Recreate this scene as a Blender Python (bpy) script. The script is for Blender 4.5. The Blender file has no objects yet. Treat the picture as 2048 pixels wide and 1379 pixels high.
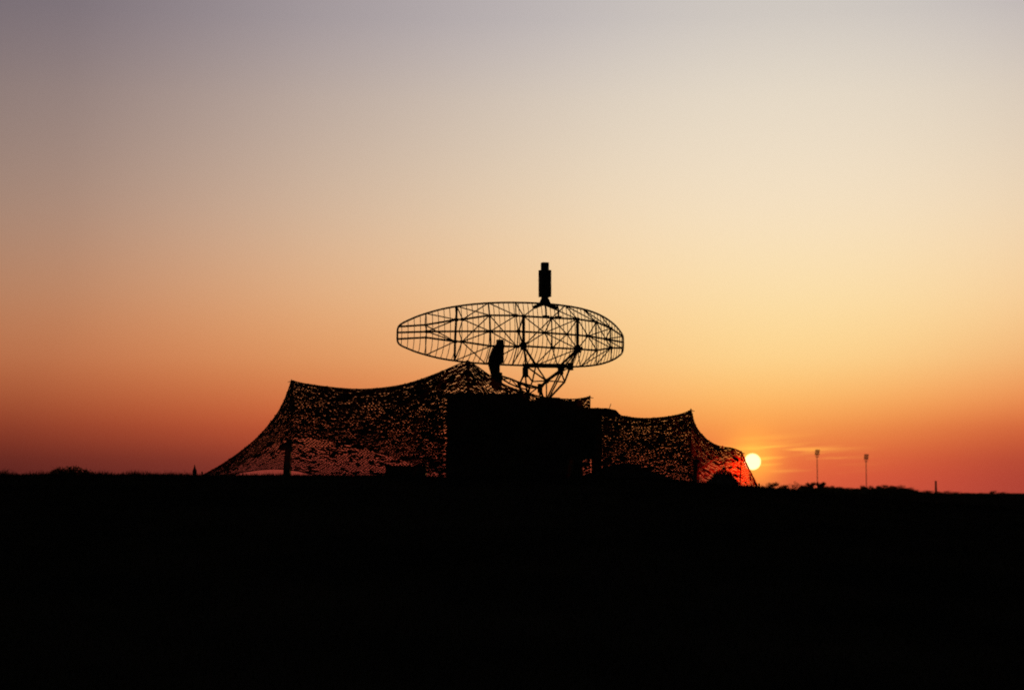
import bpy, bmesh, math, random
import numpy as np
from mathutils import Vector, Matrix, noise

random.seed(7)
scene = bpy.context.scene
col = scene.collection
R = math.radians

# ------------------------------------------------------------------ camera
EYE = 1.6
FPX = 3692.0                      # focal length in photograph pixels (2048 wide)
PITCH = math.atan(295.5 / FPX)
cam_data = bpy.data.cameras.new('camera')
cam_data.sensor_width = 36.0
cam_data.lens = FPX / 2048 * 36.0
cam_data.clip_start = 0.1
cam_data.clip_end = 30000
cam_data.dof.use_dof = True          # the picture is a little soft: the lens was focused short of the radar
cam_data.dof.focus_distance = 21.0
cam_data.dof.aperture_fstop = 2.8
cam = bpy.data.objects.new('camera', cam_data)
cam.location = (0, 0, EYE)
cam.rotation_euler = (math.pi / 2 + PITCH, 0, 0)
col.objects.link(cam)
scene.camera = cam

# ------------------------------------------------------------------ sky, sun, exposure
SUN_EL, SUN_AZ = 0.955, 7.41      # degrees above the horizon / right of the view axis
SUN_DIR = Vector((math.sin(R(SUN_AZ)) * math.cos(R(SUN_EL)), math.cos(R(SUN_AZ)) * math.cos(R(SUN_EL)), math.sin(R(SUN_EL))))


def lin(c):
    return tuple(((v / 255) / 12.92 if v / 255 <= .04045 else ((v / 255 + .055) / 1.055) ** 2.4) for v in c)


world = bpy.data.worlds.new('World')
scene.world = world
world.use_nodes = True
nt = world.node_tree
nt.nodes.clear()


def N(kind, **kw):
    n = nt.nodes.new(kind)
    for k, v in kw.items():
        setattr(n, k, v)
    return n


def link(a, b):
    nt.links.new(a, b)


def M(op, a, b=None, c=None, clamp=False):
    n = N('ShaderNodeMath', operation=op)
    n.use_clamp = clamp
    for i, v in enumerate((a, b, c)):
        if v is None:
            continue
        if isinstance(v, (int, float)):
            n.inputs[i].default_value = v
        else:
            link(v, n.inputs[i])
    return n.outputs[0]


def ramp(stops, fac, interp='B_SPLINE'):
    n = N('ShaderNodeValToRGB')
    cr = n.color_ramp
    cr.interpolation = interp
    while len(cr.elements) < len(stops):
        cr.elements.new(0.5)
    for e, (p, c) in zip(cr.elements, stops):
        e.position = p
        e.color = (*c, 1)
    link(fac, n.inputs[0])
    return n.outputs[0]


tc = N('ShaderNodeTexCoord')
nrm = N('ShaderNodeVectorMath', operation='NORMALIZE')
link(tc.outputs['Generated'], nrm.inputs[0])
sep = N('ShaderNodeSeparateXYZ')
link(nrm.outputs[0], sep.inputs[0])
dx, dy, dz = sep.outputs
el = M('MULTIPLY', M('ARCSINE', dz), 180 / math.pi)                     # elevation, degrees
azs = M('SUBTRACT', M('MULTIPLY', M('ARCTAN2', dx, dy), 180 / math.pi), SUN_AZ)
azs = M('WRAP', azs, 180.0, -180.0)
lean = N('ShaderNodeMapRange', interpolation_type='SMOOTHSTEP')          # the upper glow lies a little north of the sun
lean.inputs[1].default_value = 1.5; lean.inputs[2].default_value = 6.0; lean.inputs[4].default_value = 1.5
link(el, lean.inputs[0])
aza = M('ABSOLUTE', M('SUBTRACT', azs, lean.outputs[0]))               # azimuth away from the brightest sky
epos = M('SQRT', M('DIVIDE', M('MAXIMUM', el, 0.0), 90.0))
# dusk sky: one column of colours for each azimuth from the sun, each from horizon to zenith
ELS = [0.0, 0.23, 1.0, 1.95, 2.9, 4.1, 6.0, 8.7, 12.1, 14.6, 25, 45, 90]
COLS = {
    0:    [(220, 90, 62), (224, 92, 62), (236, 102, 60), (250, 154, 74), (253, 188, 102), (255, 216, 144), (253, 225, 168), (248, 227, 196), (232, 220, 201), (213, 205, 196), (176, 175, 180), (76, 80, 90), (34, 37, 45)],
    7.5:  [(178, 67, 54), (178, 67, 54), (180, 68, 52), (210, 90, 56), (244, 146, 82), (242, 178, 112), (250, 207, 151), (240, 216, 183), (217, 204, 189), (194, 186, 187), (156, 155, 163), (68, 72, 82), (34, 37, 45)],
    15:   [(116, 45, 41), (118, 46, 41), (130, 54, 42), (190, 82, 50), (206, 108, 63), (222, 144, 88), (230, 173, 123), (212, 182, 156), (186, 168, 158), (164, 153, 158), (136, 133, 143), (58, 61, 71), (34, 37, 45)],
    22.5: [(88, 34, 32), (90, 35, 32), (98, 38, 32), (140, 58, 40), (174, 87, 54), (200, 116, 75), (201, 138, 100), (177, 144, 127), (149, 130, 128), (126, 114, 123), (106, 102, 113), (48, 50, 59), (34, 37, 45)],
    50:   [(42, 19, 19), (43, 19, 19), (48, 21, 19), (60, 29, 23), (72, 40, 30), (86, 54, 41), (88, 64, 52), (84, 70, 64), (76, 67, 67), (68, 61, 65), (56, 53, 61), (37, 38, 46), (33, 36, 44)],
    130:  [(18, 12, 13), (18, 12, 13), (20, 13, 14), (22, 15, 15), (25, 18, 18), (29, 22, 22), (32, 27, 27), (33, 30, 31), (33, 31, 33), (32, 31, 35), (31, 31, 37), (31, 33, 40), (33, 36, 44)],
}
cols = [ramp([(math.sqrt(e / 90), lin(c)) for e, c in zip(ELS, cs)], epos) for cs in COLS.values()]
SOFT = 3.0


def azpos(a):
    return 1 - math.exp(-(math.sqrt(a * a + SOFT * SOFT) - SOFT) / 38)


apos = [azpos(a) for a in COLS]
soft = M('SUBTRACT', M('SQRT', M('ADD', M('MULTIPLY', aza, aza), SOFT * SOFT)), SOFT)
af = M('SUBTRACT', 1.0, M('EXPONENT', M('DIVIDE', soft, -38.0)))


def onehot(i):
    return [(p, (1, 1, 1) if j == i else (0, 0, 0)) for j, p in enumerate(apos)]


total = None
for i, c in enumerate(cols):
    w = ramp(onehot(i), af, 'B_SPLINE')
    mul = N('ShaderNodeMix', data_type='RGBA', blend_type='MULTIPLY')
    mul.inputs[0].default_value = 1
    link(c, mul.inputs[6]); link(w, mul.inputs[7])
    if total is None:
        total = mul.outputs[2]
    else:
        ad = N('ShaderNodeMix', data_type='RGBA', blend_type='ADD')
        ad.inputs[0].default_value = 1
        link(total, ad.inputs[6]); link(mul.outputs[2], ad.inputs[7])
        total = ad.outputs[2]
# angle to the sun
dot = N('ShaderNodeVectorMath', operation='DISTANCE')
link(nrm.outputs[0], dot.inputs[0])
dot.inputs[1].default_value = SUN_DIR
sd = M('MULTIPLY', dot.outputs['Value'], 180 / math.pi)


def add_light(fac, rgb):
    global total
    cmb = N('ShaderNodeMix', data_type='RGBA', blend_type='ADD')
    cmb.clamp_factor = False
    link(fac, cmb.inputs[0])
    link(total, cmb.inputs[6])
    cmb.inputs[7].default_value = (*rgb, 1)
    total = cmb.outputs[2]


g1 = M('EXPONENT', M('MULTIPLY', M('POWER', M('DIVIDE', sd, 0.72), 2.0), -1.0))
add_light(g1, (0.35, 0.25, 0.012))
g2 = M('EXPONENT', M('MULTIPLY', M('DIVIDE', sd, 1.0), -1.0))
add_light(g2, (0.16, 0.10, 0.005))
# thin streaks of cloud lit beside the sun
vec = N('ShaderNodeCombineXYZ')
link(M('MULTIPLY', azs, 0.33), vec.inputs[0])
link(M('ADD', M('MULTIPLY', el, 4.6), M('MULTIPLY', azs, -0.22)), vec.inputs[1])
nz = N('ShaderNodeTexNoise')
nz.inputs['Scale'].default_value = 1.0
nz.inputs['Detail'].default_value = 3.0
link(vec.outputs[0], nz.inputs['Vector'])
mr = N('ShaderNodeMapRange', interpolation_type='SMOOTHSTEP')
mr.inputs[1].default_value = 0.47; mr.inputs[2].default_value = 0.66
link(nz.outputs[0], mr.inputs[0])
band = M('EXPONENT', M('MULTIPLY', M('POWER', M('DIVIDE', M('SUBTRACT', el, 1.12), 0.42), 2.0), -1.0))
rightw = M('EXPONENT', M('MULTIPLY', M('POWER', M('DIVIDE', M('SUBTRACT', azs, 1.0), 1.6), 2.0), -1.0))
add_light(M('MULTIPLY', M('MULTIPLY', mr.outputs[0], band), rightw), (0.30, 0.30, 0.03))
# the disc of the sun
ds = N('ShaderNodeMapRange', interpolation_type='SMOOTHSTEP')
ds.inputs[1].default_value = 0.268; ds.inputs[2].default_value = 0.222
link(sd, ds.inputs[0])
add_light(ds.outputs[0], (1.7, 1.3, 0.62))
bg = N('ShaderNodeBackground')
link(total, bg.inputs[0])
bg.inputs[1].default_value = 1.0
wo = N('ShaderNodeOutputWorld')
link(bg.outputs[0], wo.inputs[0])

sun_data = bpy.data.lights.new('sun', 'SUN')
sun_data.energy = 1.0
sun_data.angle = R(0.53)
sun_data.color = (1.0, 0.38, 0.10)
sun = bpy.data.objects.new('sun', sun_data)
sun.rotation_euler = SUN_DIR.to_track_quat('Z', 'Y').to_euler()
col.objects.link(sun)

vs = scene.view_settings
vs.view_transform = 'Standard'
vs.look = 'None'
vs.exposure = 0
vs.gamma = 1
scene.render.dither_intensity = 2.0
scene.cycles.filter_width = 1.6
scene.cycles.use_denoising = True


# ------------------------------------------------------------------ helpers
def mat(name, c1, c2, scale=6.0, rough=0.85, bump=0.2, spec=0.15, transl=None, metallic=0.0):
    m = bpy.data.materials.new(name)
    m.use_nodes = True
    t = m.node_tree
    b = t.nodes['Principled BSDF']
    b.inputs['Roughness'].default_value = rough
    b.inputs['Specular IOR Level'].default_value = spec
    b.inputs['Metallic'].default_value = metallic
    tx = t.nodes.new('ShaderNodeTexCoord')
    n = t.nodes.new('ShaderNodeTexNoise')
    n.inputs['Scale'].default_value = scale
    n.inputs['Detail'].default_value = 5
    t.links.new(tx.outputs['Object'], n.inputs['Vector'])
    r = t.nodes.new('ShaderNodeValToRGB')
    r.color_ramp.elements[0].position = .35
    r.color_ramp.elements[1].position = .65
    r.color_ramp.elements[0].color = (*c1, 1)
    r.color_ramp.elements[1].color = (*c2, 1)
    t.links.new(n.outputs[0], r.inputs[0])
    t.links.new(r.outputs[0], b.inputs['Base Color'])
    if bump:
        bp = t.nodes.new('ShaderNodeBump')
        bp.inputs['Strength'].default_value = bump
        t.links.new(n.outputs[0], bp.inputs['Height'])
        t.links.new(bp.outputs[0], b.inputs['Normal'])
    if transl:
        tr = t.nodes.new('ShaderNodeBsdfTranslucent')
        tr.inputs[0].default_value = (*transl[:3], 1)
        mx = t.nodes.new('ShaderNodeMixShader')
        mx.inputs[0].default_value = transl[3]
        t.links.new(b.outputs[0], mx.inputs[1])
        t.links.new(tr.outputs[0], mx.inputs[2])
        t.links.new(mx.outputs[0], t.nodes['Material Output'].inputs[0])
    return m


def halation_glow(m, weight, tint, ior, rough):
    """mixes in tinted refraction: a glow close to the sun that imitates film halation"""
    t = m.node_tree
    out = t.nodes['Material Output']
    src = out.inputs[0].links[0].from_socket
    r = t.nodes.new('ShaderNodeBsdfRefraction')
    r.inputs['Color'].default_value = (*tint, 1)
    r.inputs['Roughness'].default_value = rough
    r.inputs['IOR'].default_value = ior
    mx = t.nodes.new('ShaderNodeMixShader')
    mx.inputs[0].default_value = weight
    t.links.new(src, mx.inputs[1])
    t.links.new(r.outputs[0], mx.inputs[2])
    t.links.new(mx.outputs[0], out.inputs[0])


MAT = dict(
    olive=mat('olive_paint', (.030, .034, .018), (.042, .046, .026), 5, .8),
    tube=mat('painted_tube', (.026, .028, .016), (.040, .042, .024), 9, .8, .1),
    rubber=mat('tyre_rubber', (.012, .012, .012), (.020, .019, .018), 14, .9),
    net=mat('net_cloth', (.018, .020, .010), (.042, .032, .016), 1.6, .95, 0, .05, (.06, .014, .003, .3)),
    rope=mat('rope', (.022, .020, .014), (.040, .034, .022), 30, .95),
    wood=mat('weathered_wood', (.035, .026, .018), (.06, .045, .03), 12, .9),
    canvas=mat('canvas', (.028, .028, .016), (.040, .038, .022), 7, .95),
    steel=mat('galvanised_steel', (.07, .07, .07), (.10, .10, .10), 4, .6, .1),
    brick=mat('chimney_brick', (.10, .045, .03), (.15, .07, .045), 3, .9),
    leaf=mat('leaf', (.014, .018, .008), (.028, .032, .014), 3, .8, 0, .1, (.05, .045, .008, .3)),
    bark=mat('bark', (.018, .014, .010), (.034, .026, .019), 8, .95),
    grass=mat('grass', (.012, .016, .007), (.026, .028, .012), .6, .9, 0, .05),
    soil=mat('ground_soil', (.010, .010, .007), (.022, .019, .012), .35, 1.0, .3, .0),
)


halation_glow(MAT['net'], .0011, (1.0, .02, .002), 1.014, 1.0)  # red film halation beside the sun, put into the net material


def at(px, py, Y):
    """the point at depth Y that photograph pixel (px, py) looks at"""
    x = (px - 1024) / FPX
    y = (689.5 - py) / FPX
    d = Vector((x, math.cos(PITCH) - y * math.sin(PITCH), math.sin(PITCH) + y * math.cos(PITCH)))
    return Vector((0, 0, EYE)) + d * (Y / d.y)


class MB:
    """collects shapes of one mesh"""
    def __init__(s):
        s.v, s.f = [], []

    def add(s, vs, fs):
        o = len(s.v)
        s.v += [tuple(v) for v in vs]
        s.f += [tuple(i + o for i in f) for f in fs]
        return s

    def box(s, c, d, rot=None, taper=1.0):
        c = Vector(c)
        pts = []
        for z in (-1, 1):
            k = 1.0 if z < 0 else taper
            for x, y in ((-1, -1), (1, -1), (1, 1), (-1, 1)):
                p = Vector((x * d[0] / 2 * k, y * d[1] / 2 * k, z * d[2] / 2))
                if rot:
                    p = rot @ p
                pts.append(c + p)
        return s.add(pts, [(3, 2, 1, 0), (4, 5, 6, 7), (0, 1, 5, 4), (1, 2, 6, 5), (2, 3, 7, 6), (3, 0, 4, 7)])

    def tube(s, path, r, n=6, r1=None, closed=False):
        path = [Vector(p) for p in path]
        k = len(path)
        rings = []
        prev = None
        for i, p in enumerate(path):
            a = path[(i - 1) % k] if (closed or i > 0) else p
            b = path[(i + 1) % k] if (closed or i < k - 1) else p
            t = (b - a).normalized()
            if prev is None:
                u = t.orthogonal().normalized()
            else:
                u = (prev - t * prev.dot(t)).normalized()
            prev = u
            w = t.cross(u)
            rr = r if r1 is None else r + (r1 - r) * i / (k - 1)
            rings.append([p + (u * math.cos(2 * math.pi * j / n) + w * math.sin(2 * math.pi * j / n)) * rr for j in range(n)])
        vs = [q for ring in rings for q in ring]
        fs = []
        m = k if closed else k - 1
        for i in range(m):
            for j in range(n):
                a, b = i * n + j, i * n + (j + 1) % n
                c, d = ((i + 1) % k) * n + (j + 1) % n, ((i + 1) % k) * n + j
                fs.append((a, b, c, d))
        if not closed:
            fs.append(tuple(range(n - 1, -1, -1)))
            fs.append(tuple((k - 1) * n + j for j in range(n)))
        return s.add(vs, fs)

    def prism(s, poly, h0, h1, fn):
        """poly: 2D outline, extruded from h0 to h1; fn(a, b, h) gives the 3D point"""
        n = len(poly)
        vs = [fn(a, b, h) for h in (h0, h1) for a, b in poly]
        fs = [tuple(range(n - 1, -1, -1)), tuple(range(n, 2 * n))] + [(i, (i + 1) % n, n + (i + 1) % n, n + i) for i in range(n)]
        return s.add(vs, fs)

    def build(s, name, m, parent=None, bevel=0.0, smooth=False):
        me = bpy.data.meshes.new(name)
        me.from_pydata(s.v, [], s.f)
        me.update()
        bm = bmesh.new(); bm.from_mesh(me)
        if len(bm.faces) < 5000:
            bmesh.ops.recalc_face_normals(bm, faces=bm.faces)
        if bevel:
            bmesh.ops.bevel(bm, geom=list(bm.edges), offset=bevel, segments=2, affect='EDGES', profile=.6)
        bm.to_mesh(me); bm.free()
        if smooth:
            for p in me.polygons:
                p.use_smooth = True
        me.materials.append(MAT[m] if isinstance(m, str) else m)
        o = bpy.data.objects.new(name, me)
        col.objects.link(o)
        if parent:
            o.parent = parent
        return o


def tag(o, label=None, cat=None, group=None, kind=None):
    for k, v in (('label', label), ('category', cat), ('group', group), ('kind', kind)):
        if v:
            o[k] = v
    return o


def empty(name, loc=(0, 0, 0), rz=0.0):
    o = bpy.data.objects.new(name, None)
    o.location = loc
    o.rotation_euler = (0, 0, rz)
    o.empty_display_size = .3
    col.objects.link(o)
    return o


# ------------------------------------------------------------------ ground
def sm(a, b, x):
    t = min(1, max(0, (x - a) / (b - a)))
    return t * t * (3 - 2 * t)


CREST = [(-400, 2.0), (-12, 2.0), (-7, 2.0), (2, 1.93), (4, 1.85), (6, 1.70), (7, 1.58), (8, 1.48), (10, 1.32), (14, 1.1), (30, .7), (400, .5)]


def crest(x):
    for (a, ha), (b, hb) in zip(CREST, CREST[1:]):
        if x <= b:
            return ha + (hb - ha) * (x - a) / (b - a)
    return CREST[-1][1]


def height(x, y):
    xs = x * 44 / max(y, 30)
    side = 1 - sm(120, 300, abs(x))
    h = crest(xs) * sm(8, 43, y) * (1 - sm(62, 150, y)) * side
    h -= .05 * sm(45, 55, y) * (1 - sm(62, 150, y))
    h += .46 * math.exp(-((x - 2.9) / 1.0) ** 2 - ((y - 47.6) / .9) ** 2)          # earth berm beside the trailer
    if 3 < y < 140:
        h += .035 * noise.noise(Vector((x * .5, y * .5, 0))) + .015 * noise.noise(Vector((x * 1.9, y * 1.9, 3)))
    return h


def spaced(n, lim, k):
    return [math.sinh(k * (2 * i / n - 1)) / math.sinh(k) * lim for i in range(n + 1)]


gx = sorted(set(spaced(60, 6000, 7.0) + [i * .35 for i in range(-60, 61)]))
gy = sorted(set([-6000, -2000, -600, -200, -80, -30, -10] + [i * 1.0 for i in range(0, 36)] + [36 + i * .35 for i in range(0, 62)] + [58 + i * 2 for i in range(0, 50)] + [160 * 1.16 ** i for i in range(0, 28)]))
mb = MB()
mb.v = [(x, y, height(x, y)) for y in gy for x in gx]
nx = len(gx)
mb.f = [(j * nx + i, j * nx + i + 1, (j + 1) * nx + i + 1, (j + 1) * nx + i) for j in range(len(gy) - 1) for i in range(nx - 1)]
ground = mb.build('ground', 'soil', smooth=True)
tag(ground, 'dark bare field rising to a low crest', 'ground', kind='structure')


def blade_field(name, n, place, hmin, hmax, wid, label):
    v, f = [], []
    for _ in range(n):
        x, y = place()
        z = height(x, y) - .01
        h = random.uniform(hmin, hmax) * random.uniform(.5, 1)
        a = random.uniform(0, math.pi)
        w = wid * random.uniform(.6, 1.3)
        lx, ly = random.gauss(0, .35) * h, random.gauss(0, .35) * h
        o = len(v)
        v += [(x - math.cos(a) * w, y - math.sin(a) * w, z), (x + math.cos(a) * w, y + math.sin(a) * w, z), (x + lx, y + ly, z + h)]
        f.append((o, o + 1, o + 2))
    m = MB(); m.v, m.f = v, f
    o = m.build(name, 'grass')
    return tag(o, label, 'grass', kind='stuff')


def clumpy(x0, x1, y0, y1):
    def place():
        while True:
            x, y = random.uniform(x0, x1), random.uniform(y0, y1)
            if noise.noise(Vector((x * .9, y * .5, 9))) + random.uniform(-.35, .55) > 0:
                return x, y
    return place


blade_field('crest_grass', 26000, clumpy(-14.5, 13.5, 42.2, 47.5), .03, .105, .006, 'short ragged grass along the crest of the field')


tufts = [(random.uniform(-14, 13), random.uniform(43, 46.5)) for _ in range(70)]
tufts = [t for t in tufts if t[0] < -7.6 or t[0] > 6.2] + [(random.uniform(-14, -8), 45) for _ in range(14)]


def tuft_place():
    t = random.choice(tufts)
    return t[0] + random.gauss(0, .09), t[1] + random.gauss(0, .09)


blade_field('weed_tufts', 2400, tuft_place, .06, .22, .006, 'scattered taller weed tufts standing along the crest')


def near_place():
    y = 5 + 37 * math.sqrt(random.random())
    return random.uniform(-.32, .32) * (y + 4), y


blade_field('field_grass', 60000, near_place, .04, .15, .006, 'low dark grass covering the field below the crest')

# ------------------------------------------------------------------ radar
O = Vector((0.7204, 50.0, 5.8951))                  # vertex of the reflector
TH = R(27)
radar = empty('radar', (O.x, O.y, height(O.x, O.y)), TH)
tag(radar, 'tall scanning radar with open lattice dish on a trailer under netting', 'radar')
ZB = O.z - radar.location.z


def L(u, v, w):
    """u across the dish, v up, w towards the focus; local to the radar empty"""
    return Vector((u, w, v + ZB))


FOC, KV, V0 = 2.12, .20, .10


def dish(u, v):
    return u * u / 4 / FOC + KV * ((v - V0) ** 2 - V0 ** 2) + .75 * max(0, -v - .25) ** 2


HH = [(0, .845), (.5, .842), (1.0, .83), (1.4, .81), (1.8, .775), (2.1, .735), (2.45, .675), (2.8, .58), (3.1, .475), (3.3, .375), (3.43, .305), (3.5, .24), (3.53, .16), (3.535, 0)]


def half(u):
    u = abs(u)
    for (a, ha), (b, hb) in zip(HH, HH[1:]):
        if u <= b:
            return ha + (hb - ha) * (u - a) / (b - a)
    return 0


def vm(u):
    return .012 - .004 * u * u


def dpt(u, v):
    return L(u, v, dish(u, v))


rim = []
us = [a for a, _ in HH]
upper = [(-u, 1) for u in reversed(us)] + [(u, 1) for u in us[1:]]
lower = [(u, -1) for u in reversed(us[:-1])] + [(-u, -1) for u in us[1:-1]]
for u, s in upper + lower:
    rim.append(dpt(u, vm(u) + s * half(u)))
# smooth the outline once
sm_rim = []
for i in range(len(rim)):
    a, b = rim[i], rim[(i + 1) % len(rim)]
    sm_rim += [a * .75 + b * .25, a * .25 + b * .75]
reflector = MB().tube(sm_rim, .027, 6, closed=True).build('reflector', 'tube', radar, smooth=True)
tag(reflector, 'thin oval rim of the open lattice dish')
nr = 51
for i in range(nr):
    u = -3.44 + 6.88 * i / (nr - 1)
    h = half(u)
    pts = [dpt(u, vm(u) + h * (2 * t / 9 - 1)) for t in range(10)]
    MB().tube(pts, .0095, 4).build('rib', 'tube', reflector)

NODE = {
    'U1': (-3.004, .196, .828), 'U2': (-2.356, .318, .248), 'U2b': (-2.217, .321, .141), 'U3': (-1.606, .424, -.249), 'U4': (-.958, .422, -.527), 'U5': (-.758, .41, -.584), 'U6': (.044, .39, -.68), 'U7': (.913, .407, -.541), 'U8': (1.69, .387, -.203), 'U9': (2.467, .284, .337),
    'M1': (-2.968, .015, .792), 'M2': (-2.293, .002, .198), 'M3': (-1.592, -.006, -.256), 'M4': (-.897, -.001, -.546), 'M5': (-.169, -.02, -.675), 'M6': (.535, -.03, -.632), 'M7': (1.327, -.029, -.386), 'M8': (2.159, -.042, .099),
    'L1': (-2.991, -.142, .815), 'L2': (-2.381, -.267, .267), 'L2b': (-2.228, -.276, .15), 'L3': (-1.578, -.398, -.264), 'L4': (-.928, -.409, -.536), 'L5': (-.759, -.391, -.584), 'L6': (.06, -.416, -.679), 'L7': (.91, -.408, -.542), 'L8': (1.713, -.394, -.19), 'L9': (2.462, -.259, .333),
    'UL': (-3.507, .178, 1.443), 'ML': (-3.53, .02, 1.475), 'LL': (-3.52, -.153, 1.492), 'UR': (3.5, .182, 1.43), 'MR': (3.53, .016, 1.47), 'LR': (3.51, -.151, 1.49),
    'T1': (-2.893, .574, 1.039), 'T2': (-2.162, .748, .662), 'T3': (-1.359, .822, .359), 'T4': (-.625, .834, .193), 'T5': (.13, .85, .156), 'T6': (.946, .825, .248), 'T7': (1.604, .796, .434), 'T8': (2.357, .71, .74),
    'D1': (-2.845, -.522, 1.096), 'D2': (-2.118, -.679, .748), 'D3': (-1.304, -.785, .466), 'D4': (-.564, -.829, .347), 'D5': (.097, -.821, .305), 'D6': (.868, -.805, .382), 'D7': (1.693, -.759, .603), 'D8': (2.314, -.652, .837), 'D9': (2.967, -.48, 1.174),
    'BL': (-.775, -.935, -.75), 'BR': (.576, -.909, -.75), 'BLi': (-.475, -.904, -.75), 'BRi': (.253, -.903, -.75), 'BLf': (-.306, -.839, .05), 'BRf': (.87, -.812, .05),
    'K1': (-.611, -1.081, -.4), 'K2': (-.615, -1.349, -.1), 'K3': (-.576, -1.536, -.4), 'K4': (-.477, -1.328, -.55), 'K5': (-.237, -1.325, -.9), 'K6': (-.432, -1.526, -.9), 'K7': (.423, -1.321, -.7), 'K8': (.271, -1.028, -.75),
    'P1': (-.167, -1.787, -.6), 'P2': (.002, -1.792, -.45), 'P3': (.109, -1.786, -.35), 'P4': (-.273, -1.68, -.6), 'P5': (-.435, -1.481, -.3), 'P6': (-.471, -1.671, -.3), 'P7': (-.615, -1.665, -.1),
    'G1': (-.324, -1.03, 1.75), 'G2': (-.233, -1.126, 1.75), 'G3': (-.342, -1.438, .5), 'G5': (-.378, -1.285, .5), 'G6': (-.288, -1.163, 1.1), 'G7': (-.324, -1.294, 1.1),
}


def nd(k):
    u, v, w = NODE[k]
    if k[0] in 'TD':                      # rim nodes sit on the rim
        v = vm(u) + half(u) * (1 if k[0] == 'T' else -1)
        w = dish(u, v)
    return L(u, v, w)


chord_paths = [['UL', 'U1', 'U2', 'U2b', 'U3', 'U4', 'U5', 'U6', 'U7', 'U8', 'U9', 'UR'],
               ['ML', 'M1', 'M2', 'M3', 'M4', 'M5', 'M6', 'M7', 'M8', 'MR'],
               ['LL', 'L1', 'L2', 'L2b', 'L3', 'L4', 'L5', 'L6', 'L7', 'L8', 'L9', 'LR']]
back = MB().tube([nd(k) for k in chord_paths[1]], .027, 6).build('back_frame', 'tube', radar)
tag(back, 'space frame of struts behind the dish')
for p in (chord_paths[0], chord_paths[2]):
    MB().tube([nd(k) for k in p], .027, 6).build('chord', 'tube', back)
for k in ('U2', 'U2b', 'U4', 'U5', 'U6', 'U7', 'U8', 'U9', 'M3', 'M5', 'M6', 'M7', 'M8', 'L2', 'L2b', 'L4', 'L6', 'L9', 'M1', 'M4'):
    MB().box(nd(k), (.10, .05, .085)).build('gusset', 'tube', back, bevel=.008)
for k in ('L5', 'L7'):
    MB().box(nd(k), (.15, .10, .21)).build('gusset', 'tube', back, bevel=.01)
    MB().box(nd(k) + Vector((.07 if k == 'L7' else -.05, -.02, .01)), (.14, .06, .10)).build('bracket', 'tube', back, bevel=.008)
THIN = .0172
struts = """T1-U1-M1-L1-D1 T3-U3 T4-U4 T4-U5 U6-L6 T6-U7 T7-U8 U8-L8 U9-L9 T8-U9 T7-U9 T6-U6
T1-U2 D1-L2 M1-U2 M1-L2 U1-L2 T3-U2b T3-U4 D3-L2b D3-L4 D4-L4 D4-L5 M3-U2b M3-L2b M3-U4 M3-L4 U3-L4 U2b-M3
U5-M5 M5-L5 M5-U6 U6-L5 M5-U7 M5-L7 M5-L6 U6-M6 M6-U7 M6-L7 M6-L6 L6-D6 D5-L6 D6-L6 D5-L7 L4-M4 U4-M4
T5-U5 T5-U7 T6-U8 U7-M7 L7-M7 U8-M7 L8-M7 U9-M7 L9-M7 U8-M8 U9-M8 L9-M8 D7-L8 D7-L9 D8-L9 D9-L9 D8-L8 M8-LR M8-UR L7-D7 L3-D3 U3-L2b T2-U3 D2-L3""".split()
for s in struts:
    ks = s.split('-')
    MB().tube([nd(k) for k in ks], THIN, 5).build('strut', 'tube', back)
for s, r in (('T2-U2-L2-D2', .032), ('T2-U2b-M2-L2b-D2', .017), ('U3-M3-L3', .026), ('U5-L5', .042), ('U7-L7', .044), ('U5-M4-L5', .022)):
    MB().tube([nd(k) for k in s.split('-')], r, 6).build('post', 'tube', back)

mount = MB()
mount.tube([nd('BL'), nd('BR')], .045, 8)
mount.tube([nd('BLf'), nd('BRf')], .040, 8)
mount.tube([nd('BL'), nd('BLf')], .032, 6)
mount.tube([nd('BR'), nd('BRf')], .032, 6)
for k, d in (('BL', (.13, .1, .13)), ('BR', (.13, .1, .20)), ('BLi', (.10, .1, .13)), ('K1', (.12, .12, .26)), ('K8', (.13, .1, .2)), ('K5', (.1, .1, .12)), ('K6', (.10, .1, .24)), ('BRi', (.16, .1, .12))):
    mount.box(nd(k), d)
mount_o = mount.build('mount_frame', 'tube', radar, bevel=.006)
tag(mount_o, 'heavy beam and cradle holding the dish')
for s, r in (('L5-BLi', .034), ('L5-BL', .022), ('L7-BRi', .034), ('L7-BR', .032), ('D5-BLi', .018), ('L5-BLf', .018), ('L7-BRf', .022), ('K1-K2', .026), ('K1-K3', .024), ('K1-K4', .024), ('BLi-K4', .022),
             ('K4-P5', .022), ('BL-K5', .022), ('BLi-K5', .022), ('BR-K5', .02), ('K8-K5', .048), ('K5-K6', .040), ('K4-K5', .018), ('K5-K7', .018), ('BR-K7', .026), ('K7-P3', .030), ('K8-K7', .02),
             ('K8-P2', .022), ('K5-P2', .02), ('K6-P1', .032), ('K6-P4', .032), ('K3-P6', .034), ('K2-P7', .034), ('P5-P6', .03), ('BRf-P3', .02), ('K5-P6', .018), ('K6-P5', .02), ('BLf-K2', .022)):
    MB().tube([nd(k) for k in s.split('-')], r, 6).build('strut', 'tube', mount_o)

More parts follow.
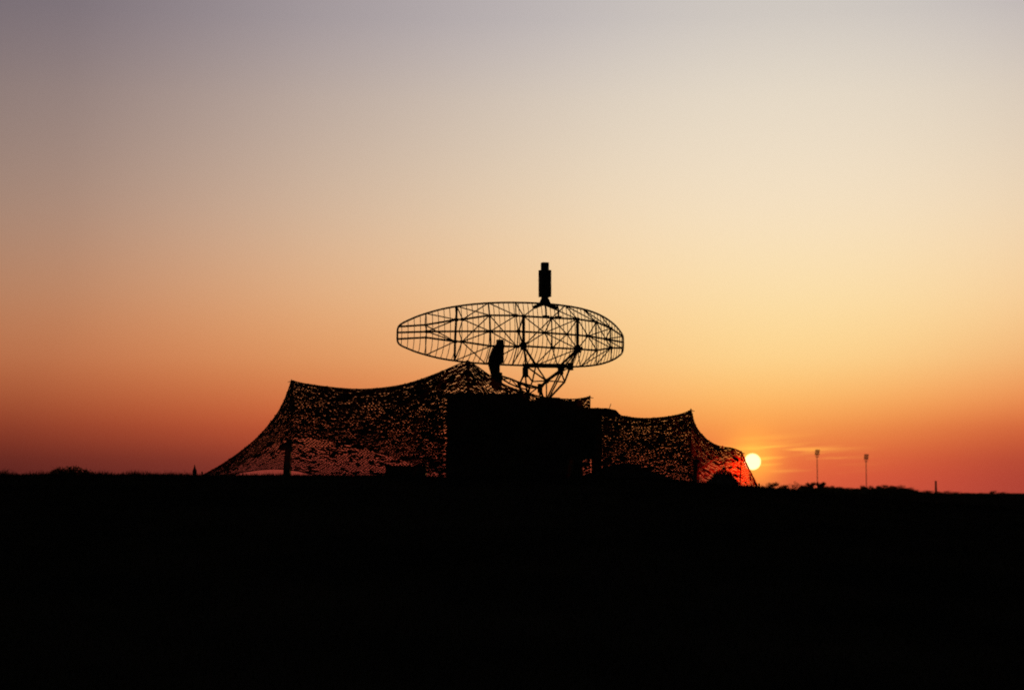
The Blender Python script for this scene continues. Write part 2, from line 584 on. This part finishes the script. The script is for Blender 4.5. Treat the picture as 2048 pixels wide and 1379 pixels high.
# feed horn and its boom, on the far side of the dish
horn_poly = [(-.262, .0), (-.262, -.11), (-.385, -.235), (-.50, -.50), (-.515, -.72), (-.44, -.955), (-.41, -1.35), (-.215, -1.35), (-.215, -.69), (-.10, -.665), (-.10, .0)]
fh = MB().prism(horn_poly, 2.0, 2.16, lambda a, b, h: L(a + .05, b, h)).build('feed_horn', 'olive', radar, bevel=.01)
MB().box(L(-.125, -.33, 2.08), (.13, .24, .62)).build('horn_mouth', 'olive', fh, bevel=.012)
MB().box(L(-.27, -1.12, 1.95), (.16, .3, .36)).build('waveguide', 'olive', fh, bevel=.02)
boom = MB()
boom.tube([nd('G1'), nd('G6'), nd('G5'), nd('P5')], .030, 6)
boom_o = boom.build('feed_boom', 'tube', radar)
for s, r in (('G2-G7-G3', .024), ('G1-G7', .016), ('G6-G7', .016), ('G6-G3', .016), ('G5-G3', .024), ('G3-P6', .02), ('G5-K6', .030), ('G3-K3', .02), ('G2-G6', .016)):
    MB().tube([nd(k) for k in s.split('-')], r, 5).build('strut', 'tube', boom_o)

# interrogator antenna standing on top
cu, cw = .066, -.25
ab = MB().box(L(cu, 1.361, cw), (.285, .225, .735)).build('antenna_box', 'olive', radar, bevel=.012)
tag(ab, 'tall upright box aerial on top of the dish')
MB().box(L(cu + .0, 1.83, cw), (.178, .15, .21)).build('cap', 'olive', ab, bevel=.008)
MB().tube([L(cu - .12, 1.745, cw), L(cu - .12, 1.87, cw), L(cu - .07, 1.90, cw)], .008, 5).build('lifting_handle', 'tube', ab)
nb = MB()
nb.box(L(cu, .965, cw), (.15, .14, .08)); nb.box(L(cu, .88, cw), (.26, .2, .12), taper=.7); nb.box(L(cu, .80, cw), (.24, .18, .08))
nb.build('neck', 'olive', ab, bevel=.006)
for a, b in (((cu - .06, .81), (-.27, .695)), ((cu + .06, .81), (.42, .70))):
    d = L(*b, cw) - L(*a, cw)
    rot = d.to_track_quat('X', 'Z').to_matrix()
    MB().box((L(*a, cw) + L(*b, cw)) / 2, (d.length, .12, .09), rot).build('arm', 'olive', ab, bevel=.01)
for u in (.094, .473):
    ub = -.123 if u < .3 else .257
    MB().tube([L(u - .03, .80, cw), L(u, .70, cw), L(ub, .43, -.675)], .026, 5).build('leg', 'tube', ab)
    MB().box(L(ub, .425, -.675), (.17, .06, .05)).build('foot', 'tube', ab)
MB().tube([L(cu - .10, .97, cw), L(cu - .16, .8, cw)], .007, 4).build('cable', 'rubber', ab)

# turntable and trailer (its own axes lie along the road: undo the dish's turn)
UN = Matrix.Rotation(-TH, 3, 'Z')
z0 = 0.0


def W(x, y, z):
    """world point to radar-local"""
    q = Vector((x, y, z)) - radar.location
    return UN @ q


GZ = radar.location.z
TX0, TX1 = -1.76, 1.92
tmid = (TX0 + TX1) / 2


def wbox(m, x0, x1, y0, y1, za, zb):
    return m.box(W((x0 + x1) / 2, (y0 + y1) / 2, (za + zb) / 2), (x1 - x0, y1 - y0, zb - za), UN)


MB().tube([W(.98, 50.45, 3.98), W(.98, 50.45, 4.19)], .34, 20).build('turntable', 'olive', radar, bevel=.015)
ch = wbox(MB(), TX0, TX1, 49.75, 49.87, GZ + .62, GZ + .80)
wbox(ch, TX0, TX1, 51.63, 51.75, GZ + .62, GZ + .80)
for x in np.linspace(TX0 + .1, TX1 - .1, 6):
    wbox(ch, x - .05, x + .05, 49.87, 51.63, GZ + .63, GZ + .78)
cho = ch.build('trailer_chassis', 'olive', radar)
wbox(MB(), TX0 - .03, TX1 + .03, 49.7, 51.8, GZ + .80, GZ + .86).build('deck', 'olive', cho, bevel=.01)
for x in (-1.0, -.2, .6, 1.4):
    for y in (49.72, 51.78):
        w = MB()
        a, b = W(x, y - .11, GZ + .42), W(x, y + .11, GZ + .42)
        w.tube([a, a * .9 + b * .1, a * .1 + b * .9, b], .42, 24)
        wo_ = w.build('wheel', 'rubber', cho)
MB().tube([W(.1, 51.7, GZ + .7), W(.1, 52.5, GZ + .5)], .05, 8).build('tow_bar', 'olive', cho)
cab = wbox(MB(), TX0, TX0 + 2.25, 49.78, 51.72, GZ + .86, 4.225).build('equipment_cabinet', 'olive', radar, bevel=.025)
wbox(MB(), TX0 + .18, TX0 + 1.0, 49.755, 49.785, GZ + .98, 4.1).build('door', 'olive', cab, bevel=.008)
wbox(MB(), TX0 + 1.15, TX0 + 2.05, 49.755, 49.785, GZ + .98, 4.1).build('door', 'olive', cab, bevel=.008)
MB().tube([W(TX0 + .92, 49.75, 3.0), W(TX0 + .92, 49.70, 3.02), W(TX0 + .92, 49.70, 3.18), W(TX0 + .92, 49.75, 3.2)], .014, 5).build('handle', 'steel', cab)
tp = [W(TX0 - .05 + 2.4 * i / 30, 49.95 + .05 * math.sin(i), 4.235 + .03 * noise.noise(Vector((i * .5, 0, 0)))) for i in range(31)]
MB().tube(tp, .055, 8, .04).build('rolled_tarpaulin', 'canvas', cab, smooth=True)
c2 = wbox(MB(), TX0 + 2.252, TX1, 49.85, 51.65, GZ + .86, 4.08).build('transmitter_housing', 'olive', radar, bevel=.03)
for k in range(7):
    wbox(MB(), TX0 + 2.45, TX1 - .2, 49.825, 49.855, 3.2 + k * .085, 3.24 + k * .085).build('louvre', 'olive', c2)
for x, y in ((TX0 + .1, 49.6), (TX1 - .1, 49.6), (TX0 + .1, 51.9), (TX1 - .1, 51.9)):
    MB().tube([W(x, y, GZ + .85), W(x, y, GZ + .05)], .04, 8).build('jack_leg', 'steel', cho)
    MB().tube([W(x, y, GZ + .06), W(x, y, GZ - .02)], .14, 12).build('jack_foot', 'steel', cho)

sk_ = MB()
sx = np.linspace(TX0 - .02, TX1 - .02, 40)
for i in range(39):
    ya = 49.58 + .03 * math.sin(i * 1.7) - .05 * (i % 3 == 0); yb = 49.58 + .03 * math.sin((i + 1) * 1.7) - .05 * ((i + 1) % 3 == 0)
    sk_.add([W(sx[i], 49.69, GZ + .85), W(sx[i + 1], 49.69, GZ + .85), W(sx[i + 1], yb, GZ - .03), W(sx[i], ya, GZ - .03)], [(0, 1, 2, 3)])
sk_.build('gap_block_sheet', 'canvas', cho)  # added sheet, blocks the light through gaps under the trailer

# ------------------------------------------------------------------ generator beside the radar
gz = height(2.2, 50.6)
gen = empty('generator', (2.15, 50.7, gz))
tag(gen, 'boxy generator with canvas lid standing against the radar trailer', 'generator')
gb = MB().box((0.02, 0, (3.80 - gz + .62) / 2), (.55, 1.5, 3.80 - gz - .62)).build('housing', 'olive', gen, bevel=.03)
lid = MB()
pts = [(-.30, 0), (.42, 0), (.66, -.05), (.74, -.13), (.70, -.24), (.60, -.20), (.30, -.14), (-.30, -.12)]
lid.prism(pts, -.8, .75, lambda a, b, h: Vector((a, h, b + 3.885 - gz)))
lid.build('canvas_lid', 'canvas', gen, bevel=.02)
MB().box((.05, -.765, 1.45), (.36, .03, .5)).build('hatch', 'olive', gb, bevel=.006)
MB().tube([(.50, -.2, 3.86 - gz), (.56, -.2, 4.03 - gz)], .010, 5).build('whip_antenna', 'steel', gen)  # thin whip antenna above the lid
sk = MB().box((.17, -.6, .31), (.22, .12, .66)); sk.box((.17, .6, .31), (.22, .12, .66)); sk.box((.17, 0, .10), (.22, 1.3, .12))
sk.build('skid', 'olive', gen, bevel=.01)

# ------------------------------------------------------------------ camouflage nets
def curve(pts, brk):
    """smooth polyline through pts, with corners kept at the indices in brk; returns f(t), t in control-point units"""
    P = [Vector(p) for p in pts]

    def f(t):
        i = min(max(int(t), 0), len(P) - 2)
        u = t - i
        p1, p2 = P[i], P[i + 1]
        p0 = P[i - 1] if i > 0 and i not in brk else p1 * 2 - p2 + ((P[i + 2] - p1 * 0 - p2 * 2 + p1) * .35 if i + 2 < len(P) and (i + 1) not in brk else Vector())
        p3 = P[i + 2] if i + 2 < len(P) and (i + 1) not in brk else p2 * 2 - p1 + ((p2 * 0 + P[i - 1] - p1 * 2 + p2) * .35 if i > 0 and i not in brk else Vector())
        return .5 * ((2 * p1) + (p2 - p0) * u + (2 * p0 - 5 * p1 + 4 * p2 - p3) * u * u + (3 * p1 - p0 - 3 * p2 + p3) * u ** 3)
    return f


def net_sheet(name, parent, ridge, hem, brk, cell, hole, cover, sag, seed, edge=.10, hem_edge=.03, open_fn=None, fold=None, slope=0.0, ends=True, garnish=0):
    n = len(ridge)
    fr = curve(ridge, brk)
    fh_ = curve(hem, brk)
    T = np.linspace(0, n - 1, 40 * (n - 1) + 1)
    RP = np.array([fr(t)[:] for t in T])
    HP = np.array([fh_(t)[:] for t in T])
    MPT = RP * .6 + HP * .4
    s = np.concatenate([[0], np.cumsum(np.linalg.norm(np.diff(MPT, axis=0), axis=1))])
    LEN = np.linalg.norm(HP - RP, axis=1)
    LA, LB = s[-1], LEN.max()
    m = MB()
    hx, hy = cell, cell * .866

    def S(x, y):
        t = np.interp(x, s, np.arange(len(T)))
        i = int(min(t, len(T) - 2)); u = t - i
        r = Vector(RP[i] * (1 - u) + RP[i + 1] * u)
        h = Vector(HP[i] * (1 - u) + HP[i + 1] * u)
        l = max(.05, LEN[i] * (1 - u) + LEN[i + 1] * u)
        b = min(1.0, max(0.0, y / l))
        p = r.lerp(h, b)
        p.z -= sag * 4 * b * (1 - b) * min(1, l / 3)
        k = 4 * b * (1 - b)
        p.y += .10 * k * noise.noise(Vector((x * .8, y * .8, seed))) + .03 * noise.noise(Vector((x * 3, y * 3, seed + 5))) * min(1, y / .3)
        p.z += .02 * noise.noise(Vector((x * 4, y * 4, seed + 9))) * min(1, y / .3)
        return p, l
    rows = int(LB / hy) + 1
    cols_ = int(LA / hx) + 1
    ang = [math.pi / 6 + k * math.pi / 3 for k in range(6)]
    rad = cell / math.sqrt(3) * 1.003
    for j in range(rows):
        for i in range(cols_):
            cx, cy = (i + (.5 if j % 2 else 0)) * hx, j * hy
            if cx > LA:
                continue
            _, l = S(cx, cy)
            if cy > l:
                continue
            g = .70 * noise.noise(Vector((cx * 1.2, cy * 1.5, seed + 8))) + noise.noise(Vector((cx * 2.9, cy * 3.3, seed))) + .45 * noise.noise(Vector((cx * 6.5, cy * 7.0, seed + 3)))
            cv = cover if open_fn is None else open_fn(cx, cy, l, cover)
            filled = g > cv or cy < edge * (1 + .6 * noise.noise(Vector((cx * 2, 0, seed)))) * (1 + 1.7 * (1 - sm(slope * .7, slope, cx)) if slope else 1) or (l - cy) < hem_edge or (ends and (cx < .06 or LA - cx < .06))
            if fold and fold[1] < cx < fold[2] and abs(cy - fold[0] - .10 * math.sin(cx * 1.9) - .05 * cx) < .055 * math.sin(math.pi * (cx - fold[1]) / (fold[2] - fold[1])) + .02:
                filled = True
            if filled:
                o = random.uniform(-.012, .012)
                pts = [S(cx + math.cos(a) * rad, cy + math.sin(a) * rad)[0] + Vector((0, o, o)) for a in ang]
                m.add(pts, [(0, 1, 2, 3), (0, 3, 4, 5)])
            else:
                hr = hole * random.uniform(.82, 1.08)
                ox, oy = random.gauss(0, .05) * cell, random.gauss(0, .05) * cell
                ou = [S(cx + math.cos(a) * rad, cy + math.sin(a) * rad)[0] for a in ang]
                inn = [S(cx + ox + math.cos(a) * rad * hr, cy + oy + math.sin(a) * rad * hr)[0] for a in ang]
                m.add(ou + inn, [(k, (k + 1) % 6, 6 + (k + 1) % 6, 6 + k) for k in range(6)])
    o = m.build(name, 'net', parent)
    if garnish:
        # torn cloth strips woven into the net, and ragged ends along its upper edge
        gm = MB()
        for q in range(garnish):
            fringe = q % 3 == 0
            cx = random.uniform(.05, LA - .05)
            l = S(cx, 0)[1]
            cy = random.uniform(-.01, .05) if fringe else random.uniform(.05, .95) * l
            w_, h_ = (random.uniform(.02, .05), random.uniform(.03, .07)) if fringe else (random.uniform(.03, .11), random.uniform(.05, .20))
            if not fringe and noise.noise(Vector((cx * 1.2, cy * 1.5, seed + 8))) < -.25:
                continue
            a0 = random.uniform(0, math.pi)
            out = random.uniform(.01, .05)
            k = random.randint(5, 7)
            c0 = S(min(max(cx, 0), LA), max(cy, 0))[0]
            pts = []
            for i in range(k):
                a = 2 * math.pi * i / k
                r_ = random.uniform(.6, 1.15)
                lx, ly = math.cos(a) * w_ * r_, math.sin(a) * h_ * r_
                rx, ry = lx * math.cos(a0) - ly * math.sin(a0), lx * math.sin(a0) + ly * math.cos(a0)
                if fringe:
                    pts.append(c0 + Vector((rx * .6, -out, ry * .6)))
                else:
                    pts.append(S(min(max(cx + rx, 0), LA), min(max(cy + ry, 0), l))[0] + Vector((0, -out * (1 + .6 * math.sin(a)), 0)))
            gm.add(pts, [tuple(range(k))])
        tag(gm.build('cloth_garnish', 'net', parent), kind='stuff')
    return o, [Vector(p) for p in RP[::8]], [Vector(p) for p in HP[::8]]


CELL = .086
ridgeL = [(405, 950, 49), (455, 921, 49), (510, 879, 49), (550, 833, 49), (570, 797, 49), (583, 760, 49), (610, 767, 49), (680, 776, 49), (740, 777.5, 49), (810, 768, 49), (870, 748, 48.8), (915, 729, 48.6), (935, 721, 48.5),
          (955, 733, 48.5), (1000, 764, 48.4), (1040, 781, 48.4), (1090, 794, 48.4), (1140, 798, 48.4), (1165, 796, 48.4), (1180, 792, 48.4)]
hemL = [(407, 951, 48.5), (452, 948, 46.5), (490, 943, 45.3), (525, 938.5, 44.9), (560, 937.5, 44.7), (598, 942, 44.7), (640, 951, 44.7), (700, 957, 44.7), (750, 960, 44.7), (810, 961, 44.7), (870, 961, 44.7), (915, 962, 44.7), (935, 962, 44.7),
        (955, 962, 44.7), (1000, 962, 44.7), (1040, 963, 44.7), (1090, 963, 44.7), (1140, 964, 44.8), (1165, 964, 44.9), (1184, 965, 45)]
netL = empty('camouflage_net', at(760, 960, 48.5))
netL.location.z = height(netL.location.x, netL.location.y)
tag(netL, 'large dark camouflage net on two tall peaks, draped left of and over the radar trailer', 'camouflage net')


def loc_to(parent, pts):
    return [at(*p) - parent.location for p in pts]


def open_right(cx, cy, l, c):
    return c + .22 * sm(3.6, 4.6, cx) - .35 * (1 - sm(.3, 1.1, cx))


def open_front(cx, cy, l, c):
    return c + .42 * sm(.52, .78, cy / max(l, .1)) * (1 - sm(6.2, 7.6, cx)) - .20 * sm(7.0, 8.0, cx) - .40 * math.exp(-((cx - 7.7) / .4) ** 2)


fs, rp, hp = net_sheet('front_sheet', netL, loc_to(netL, ridgeL), loc_to(netL, hemL), {5, 12}, CELL, .49, -.20, .22, 1.0, edge=.16, open_fn=open_front, slope=2.6, garnish=950)
MB().tube(rp, .016, 5).build('edge_rope', 'rope', netL)
MB().tube(hp, .012, 5).build('edge_rope', 'rope', netL)
hemLb = [(408, 950, 49.6), (455, 938, 52), (505, 912, 54), (545, 888, 55.5), (570, 878, 56), (597, 873, 56), (632, 876, 56), (692, 887, 56), (752, 903, 56), (812, 922, 56), (862, 941, 55), (887, 950, 54.5)]
bs, rp, hp = net_sheet('back_sheet', netL, loc_to(netL, ridgeL[:11] + [(889, 741, 48.7)]), loc_to(netL, hemLb), {5}, CELL * 1.04, .54, -.16, .12, 4.0, edge=.14, ends=False)
MB().tube(hp, .012, 5).build('edge_rope', 'rope', netL)

ridgeR = [(1181, 816, 49.2), (1200, 817, 49.2), (1224, 820, 49.2), (1243, 831, 49.2), (1270, 835, 49), (1300, 836, 49), (1340, 832, 49), (1365, 826.5, 49), (1382, 820, 49), (1390, 848, 49), (1403, 868, 49), (1420, 883, 49), (1440, 892, 49),
          (1465, 896, 49), (1483, 903, 49), (1491, 922, 49), (1503, 947, 49), (1516, 974, 49)]
hemR = [(1183, 966, 45.5), (1200, 966, 45.5), (1224, 966, 45.5), (1243, 967, 45.5), (1270, 968, 45.5), (1300, 968, 45.5), (1340, 968, 45.5), (1365, 968, 45.5), (1382, 968, 45.5), (1392, 968, 45.6), (1403, 967, 45.6), (1420, 967, 45.7), (1440, 970, 45.8),
        (1468, 975, 46), (1495, 977, 46.3), (1503, 978, 47), (1510, 977, 48), (1518, 976, 48.9)]
netR = empty('camouflage_net', at(1360, 965, 48.5))
netR.location.z = height(netR.location.x, netR.location.y)
tag(netR, 'smaller sagging camouflage net with one sharp peak, its thin end against the setting sun', 'camouflage net')
fs, rp, hp = net_sheet('front_sheet', netR, loc_to(netR, ridgeR), loc_to(netR, hemR), {3, 8, 14}, CELL * .92, .45, -.22, .18, 11.0, edge=.12, open_fn=open_right, fold=(.62, .9, 3.3), garnish=420)
MB().tube(rp, .014, 5).build('edge_rope', 'rope', netR)
MB().tube(hp, .012, 5).build('edge_rope', 'rope', netR)
hemRb = [(1205, 957, 54), (1224, 958, 54), (1243, 958, 54.5), (1270, 959, 55), (1300, 960, 55), (1340, 962, 55), (1365, 963, 55), (1384, 963, 55), (1392, 957, 54), (1405, 940, 53), (1421, 924, 52), (1441, 908, 50.5)]
bs, rp, hp = net_sheet('back_sheet', netR, loc_to(netR, [(1205, 818, 51.8), (1224, 821, 51.2), (1243, 831, 50)] + ridgeR[4:13]), loc_to(netR, hemRb), {2, 7}, CELL * .96, .52, -.16, .15, 17.0, edge=.09, ends=False)
MB().tube(hp, .012, 5).build('edge_rope', 'rope', netR)


def pole(px, py, Y, bx, label, r=.014):
    top = at(px, py, Y) - Vector((0, 0, .02))
    b = at(bx, 960, Y)
    b.z = height(b.x, b.y)
    e = empty('net_pole', b)
    tag(e, label, 'pole', 'poles holding up the nets')
    d = top - b
    MB().tube([Vector((0, 0, -.03)), d * .98], r, 8).build('shaft', 'steel', e)
    s = MB()
    for k in range(4):
        a = k * math.pi / 2 + .4
        s.tube([d, d + Vector((math.cos(a) * .10, math.sin(a) * .10, -.03))], .009, 5)
    s.tube([d * .975, d + Vector((0, 0, .045))], .013, 5)
    s.build('spreader', 'steel', e)
    return e


pole(583, 760, 49, 581, 'thin metal pole under the outer tall peak of the large net')
pole(936, 721, 48.5, 938, 'thick metal pole under the highest net peak beside the radar', .045)
pole(1180, 792, 48.4, 1178, 'short metal pole at the small net corner beyond the dish')
pole(1382, 818, 49, 1381, 'thin metal pole under the sharp peak of the smaller net')
pole(1483, 903, 49, 1480, 'low metal pole at the net end beside the setting sun')


def stake(px, Y, label):
    b = at(px, 960, Y); b.z = height(b.x, b.y)
    e = MB().tube([Vector((0, 0, -.1)), Vector((0, 0, .12)), Vector((0, 0, .16))], .022, 6).build('tent_peg', 'wood')
    e.location = b
    tag(e, label, 'peg')


stake(404, 49.0, 'small wooden peg pinning the outer tip of the large net')
stake(1518, 49.0, 'small wooden peg pinning the net tip below the setting sun')

# ------------------------------------------------------------------ things under and beside the nets
def on_ground(px, Y):
    p = at(px, 960, Y); p.z = height(p.x, p.y)
    return p


p = on_ground(574, 47.6)
ht = at(578, 877, 47.6).z - p.z
post = empty('upright_post', p)
tag(post, 'thick upright dark post inside the large net', 'post')
MB().prism([(-.10, 0), (.09, 0), (.075, ht * .45), (.13, ht), (-.02, ht), (-.075, ht * .5)], -.08, .08, lambda a, b, h: Vector((a, h, b - .02))).build('trunk', 'wood', post, bevel=.012)
MB().box((-.12, 0, ht * .78), (.16, .10, .16)).build('junction_box', 'olive', post, bevel=.012)

p = on_ground(812, 47.0)
crate = empty('equipment_crate', p)
tag(crate, 'low flat equipment crate on the ground under the large net', 'crate')
hc = at(812, 931, 47.0).z - p.z
MB().box((0, 0, hc * .42), (1.02, .5, hc * .84)).build('body', 'olive', crate, bevel=.02)
MB().box((0, 0, hc * .92), (1.05, .53, hc * .15)).build('lid', 'olive', crate, bevel=.012)
for s in (-.3, .3):
    MB().box((s, -.265, hc * .8), (.06, .03, .10)).build('latch', 'steel', crate)

p = on_ground(1392, 48.0)
ht = at(1392, 921, 48).z - p.z
e = empty('squat_post', p)
tag(e, 'squat dark post standing behind the smaller net', 'post')
MB().tube([(0, 0, -.03), (0, 0, ht * .9), (0.02, 0, ht)], .085, 8, .07).build('shaft', 'wood', e)
MB().box((.02, 0, ht), (.2, .16, .06)).build('cap', 'wood', e, bevel=.01)

p = on_ground(389, 50.0)
ht = at(389, 929, 50).z - p.z
e = empty('marker_post', p)
tag(e, 'short pointed marker post outside the net on the crest', 'post')
MB().tube([(0, 0, -.05), (0, 0, ht * .62)], .058, 8).build('shaft', 'wood', e)
MB().tube([(0, 0, ht * .60), (0, 0, ht * .74), (0, 0, ht)], .052, 8, .008).build('point', 'wood', e)


# ------------------------------------------------------------------ plants
def foliage(parent, clumps, n, size, name='crown'):
    v, f = [], []
    for (c, r) in clumps:
        for _ in range(n):
            d = Vector((random.gauss(0, 1), random.gauss(0, 1), random.gauss(0, 1))).normalized()
            p = Vector(c) + Vector((d.x * r[0], d.y * r[1], d.z * r[2])) * (random.random() ** .45)
            a = Vector((random.gauss(0, 1), random.gauss(0, 1), random.gauss(0, 1))).normalized()
            b = a.orthogonal().normalized()
            s = size * random.uniform(.5, 1.3)
            o = len(v)
            v += [p - a * s, p + b * s * .5, p + a * s, p - b * s * .5]
            f.append((o, o + 1, o + 2, o + 3))
    m = MB(); m.v, m.f = v, f
    return m.build(name, 'leaf', parent)


def shrub(px, Y, top, width, label, bare=False, n=260):
    p = on_ground(px, Y)
    h = at(px, top, Y).z - p.z
    w = width / FPX * Y
    e = empty('shrub', p)
    tag(e, label, 'shrub', 'shrubs along the crest')
    st = MB()
    for k in range(9 if not bare else 26):
        a = random.uniform(0, 6.28)
        q = Vector((math.cos(a) * w * random.uniform(.05, .45), math.sin(a) * w * .3 * random.random(), h * random.uniform(.6, 1.0)))
        st.tube([Vector((random.uniform(-.1, .1) * w, 0, -.03)), q * .55 + Vector((0, 0, .05)), q], .010, 4, .003)
    st.build('stem', 'bark', e)
    cl = []
    for k in range(9):
        x = (k / 8 - .5) * w * .82
        d4 = 1 - abs(2 * k / 8 - 1) ** 3 * .55
        cl.append(((x, random.uniform(-.15, .15) * w, h * .36 * d4 * random.uniform(.85, 1.1)), (w * .14, w * .14, h * .56 * d4)))
    foliage(e, cl, n if not bare else n // 7, .035 if not bare else .02, 'foliage')


shrub(142, 56, 928, 108, 'broad low shrub, a smooth dark dome on the crest beyond the marker post', n=420)
shrub(6, 56, 934, 44, 'straggly thin shrub on the crest beyond the domed shrub', bare=True)
shrub(1446, 47.6, 936, 56, 'dense dark shrub standing under the end of the smaller net', n=420)


def tree(px, Y, top, width, label, sparse=False):
    p = at(px, 980, Y); p.z = height(p.x, Y)
    h = (at(px, top, Y).z - p.z) * 1.16
    w = width / FPX * Y
    e = empty('tree', p)
    tag(e, label, 'tree', 'trees of the far tree line')
    t = MB()
    t.tube([(0, 0, -.2), (0, 0, h * .35), (0, 0, h * .75)], .03 * h, 7, .01 * h)
    for k in range(7 if not sparse else 22):
        a = k * 2.4 + random.random()
        z = h * random.uniform(.3, .6)
        q = Vector((math.cos(a) * w * .42, math.sin(a) * w * .42, z + h * random.uniform(.15, .38)))
        t.tube([(0, 0, z), (q.x * .5, q.y * .5, z + h * .12), q], .012 * h, 4, .004 * h)
    t.build('trunk', 'bark', e)
    cl = []
    for k in range(12):
        a, r = random.uniform(0, 6.28), random.uniform(0, .36) * w
        z = h * random.uniform(.35, .88)
        cl.append(((math.cos(a) * r, math.sin(a) * r, z), (w * .16, w * .16, h * random.uniform(.13, .2))))
    cl.append(((0, 0, h * .25), (w * .45, w * .45, h * .25)))
    foliage(e, cl, 90 if not sparse else 10, .055 * h, 'crown')


far = [(1528, 971, 44), (1548, 968, 46), (1570, 972, 40), (1606, 972, 40), (1658, 973, 36), (1682, 974, 50), (1706, 976, 46), (1728, 973, 40), (1745, 975, 40), (1758, 973, 40),
       (1786, 971, 56), (1806, 974, 50), (1826, 978, 44), (1848, 982, 40), (1864, 981, 36), (1888, 982, 44), (1912, 983.5, 44), (1936, 985, 40), (1962, 985, 40),
       (1986, 982, 28), (2008, 984, 36), (2030, 986, 40), (2052, 986, 40)]
FAR_LABEL = {1786: 'broad dark domed tree, widest of the far tree line between floodlights and chimney', 1864: 'small dark tree at the foot of the chimney stack',
             1986: 'small round tree alone above the flat horizon beyond the chimney', 1528: 'dark tree in the far tree line just below the setting sun'}
for px, top, w in far:
    tree(px, random.uniform(880, 960), top, w, FAR_LABEL.get(px, 'rounded dark tree in the low far tree line beyond the net'))
tree(1590, 870, 966, 34, 'sparse bare-branched tree rising from the far tree line between net and floodlights', True)
tree(1622, 870, 967, 30, 'round tree in front of a floodlight mast, the outer of a close pair', False)
tree(1645, 872, 966, 28, 'round tree in front of a floodlight mast, directly below its pole', False)
# hedge filling the foot of the far tree line
hv = MB()
for k in range(16000):
    px = random.uniform(1250, 2300)
    Y = random.uniform(840, 1000)
    p = at(px, 985, Y)
    top = np.interp(px, [1490, 1600, 1650, 1700, 1760, 1812, 1850, 2080], [974, 975, 973, 976, 973.5, 975, 984, 986.5])
    top += 2.2 + 2.0 * noise.noise(Vector((px * .045, 0, 2)))
    hmax = max(.4, (985 - top) / FPX * Y + 1.6)
    z = random.random() * hmax
    a = Vector((random.gauss(0, 1), random.gauss(0, 1), random.gauss(0, 1))).normalized()
    b = a.orthogonal().normalized()
    c = Vector((p.x, Y, z)); s = random.uniform(.4, .9)
    hv.add([c - a * s, c + b * s, c + a * s, c - b * s], [(0, 1, 2, 3)])
tag(hv.build('hedge', 'leaf'), 'continuous dark hedge at the foot of the far tree line', 'hedge', kind='stuff')


# ------------------------------------------------------------------ floodlight masts and chimney
def floodlight(px, top, base, Y, label):
    b = at(px, base, Y); b.z = height(b.x, Y)
    e = empty('floodlight_mast', b)
    tag(e, label, 'floodlight', 'floodlight masts on the horizon')
    H = at(px, top, Y).z - b.z
    k = Y / FPX
    MB().tube([(0, 0, -.2), (0, 0, H - 9 * k)], .9 * k, 8, .7 * k).build('pole', 'steel', e)
    fr = MB()
    for s in (-2.6, 2.6):
        fr.tube([(s * k, 0, H - 15 * k), (s * k + .8 * k, 0, H)], .3 * k, 5)
    fr.tube([(-3 * k, 0, H - 14 * k), (3 * k, 0, H - 14 * k)], .5 * k, 5)
    fr.build('head_frame', 'steel', e)
    for r in range(3):
        z = H - (1.2 + 3.7 * r) * k
        for c in range(4):
            lb = MB().box(((-2.9 + 2.2 * c + .5 - r * .4) * k, 0, z), (2.15 * k, 1.6 * k, 2.7 * k))
            lb.build('lamp', 'steel', e, bevel=.12 * k)


floodlight(1635, 899, 975, 1150, 'tall thin floodlight mast rising behind a close pair of round trees')
floodlight(1733, 908, 975, 1250, 'tall thin floodlight mast standing between the other mast and the chimney')

b = at(1872, 985, 1400); b.z = height(b.x, 1400)
H = at(1872, 961, 1400).z - b.z
k = 1400 / FPX
ch = empty('chimney', b)
tag(ch, 'solitary brick chimney stack on the flat horizon', 'chimney')
MB().tube([(0, 0, -.3), (0, 0, H * .5), (0, 0, H - 1.5 * k)], 2.6 * k, 12, 1.7 * k).build('stack', 'brick', ch)
MB().tube([(0, 0, H - 2.2 * k), (0, 0, H)], 2.2 * k, 12).build('rim', 'brick', ch)
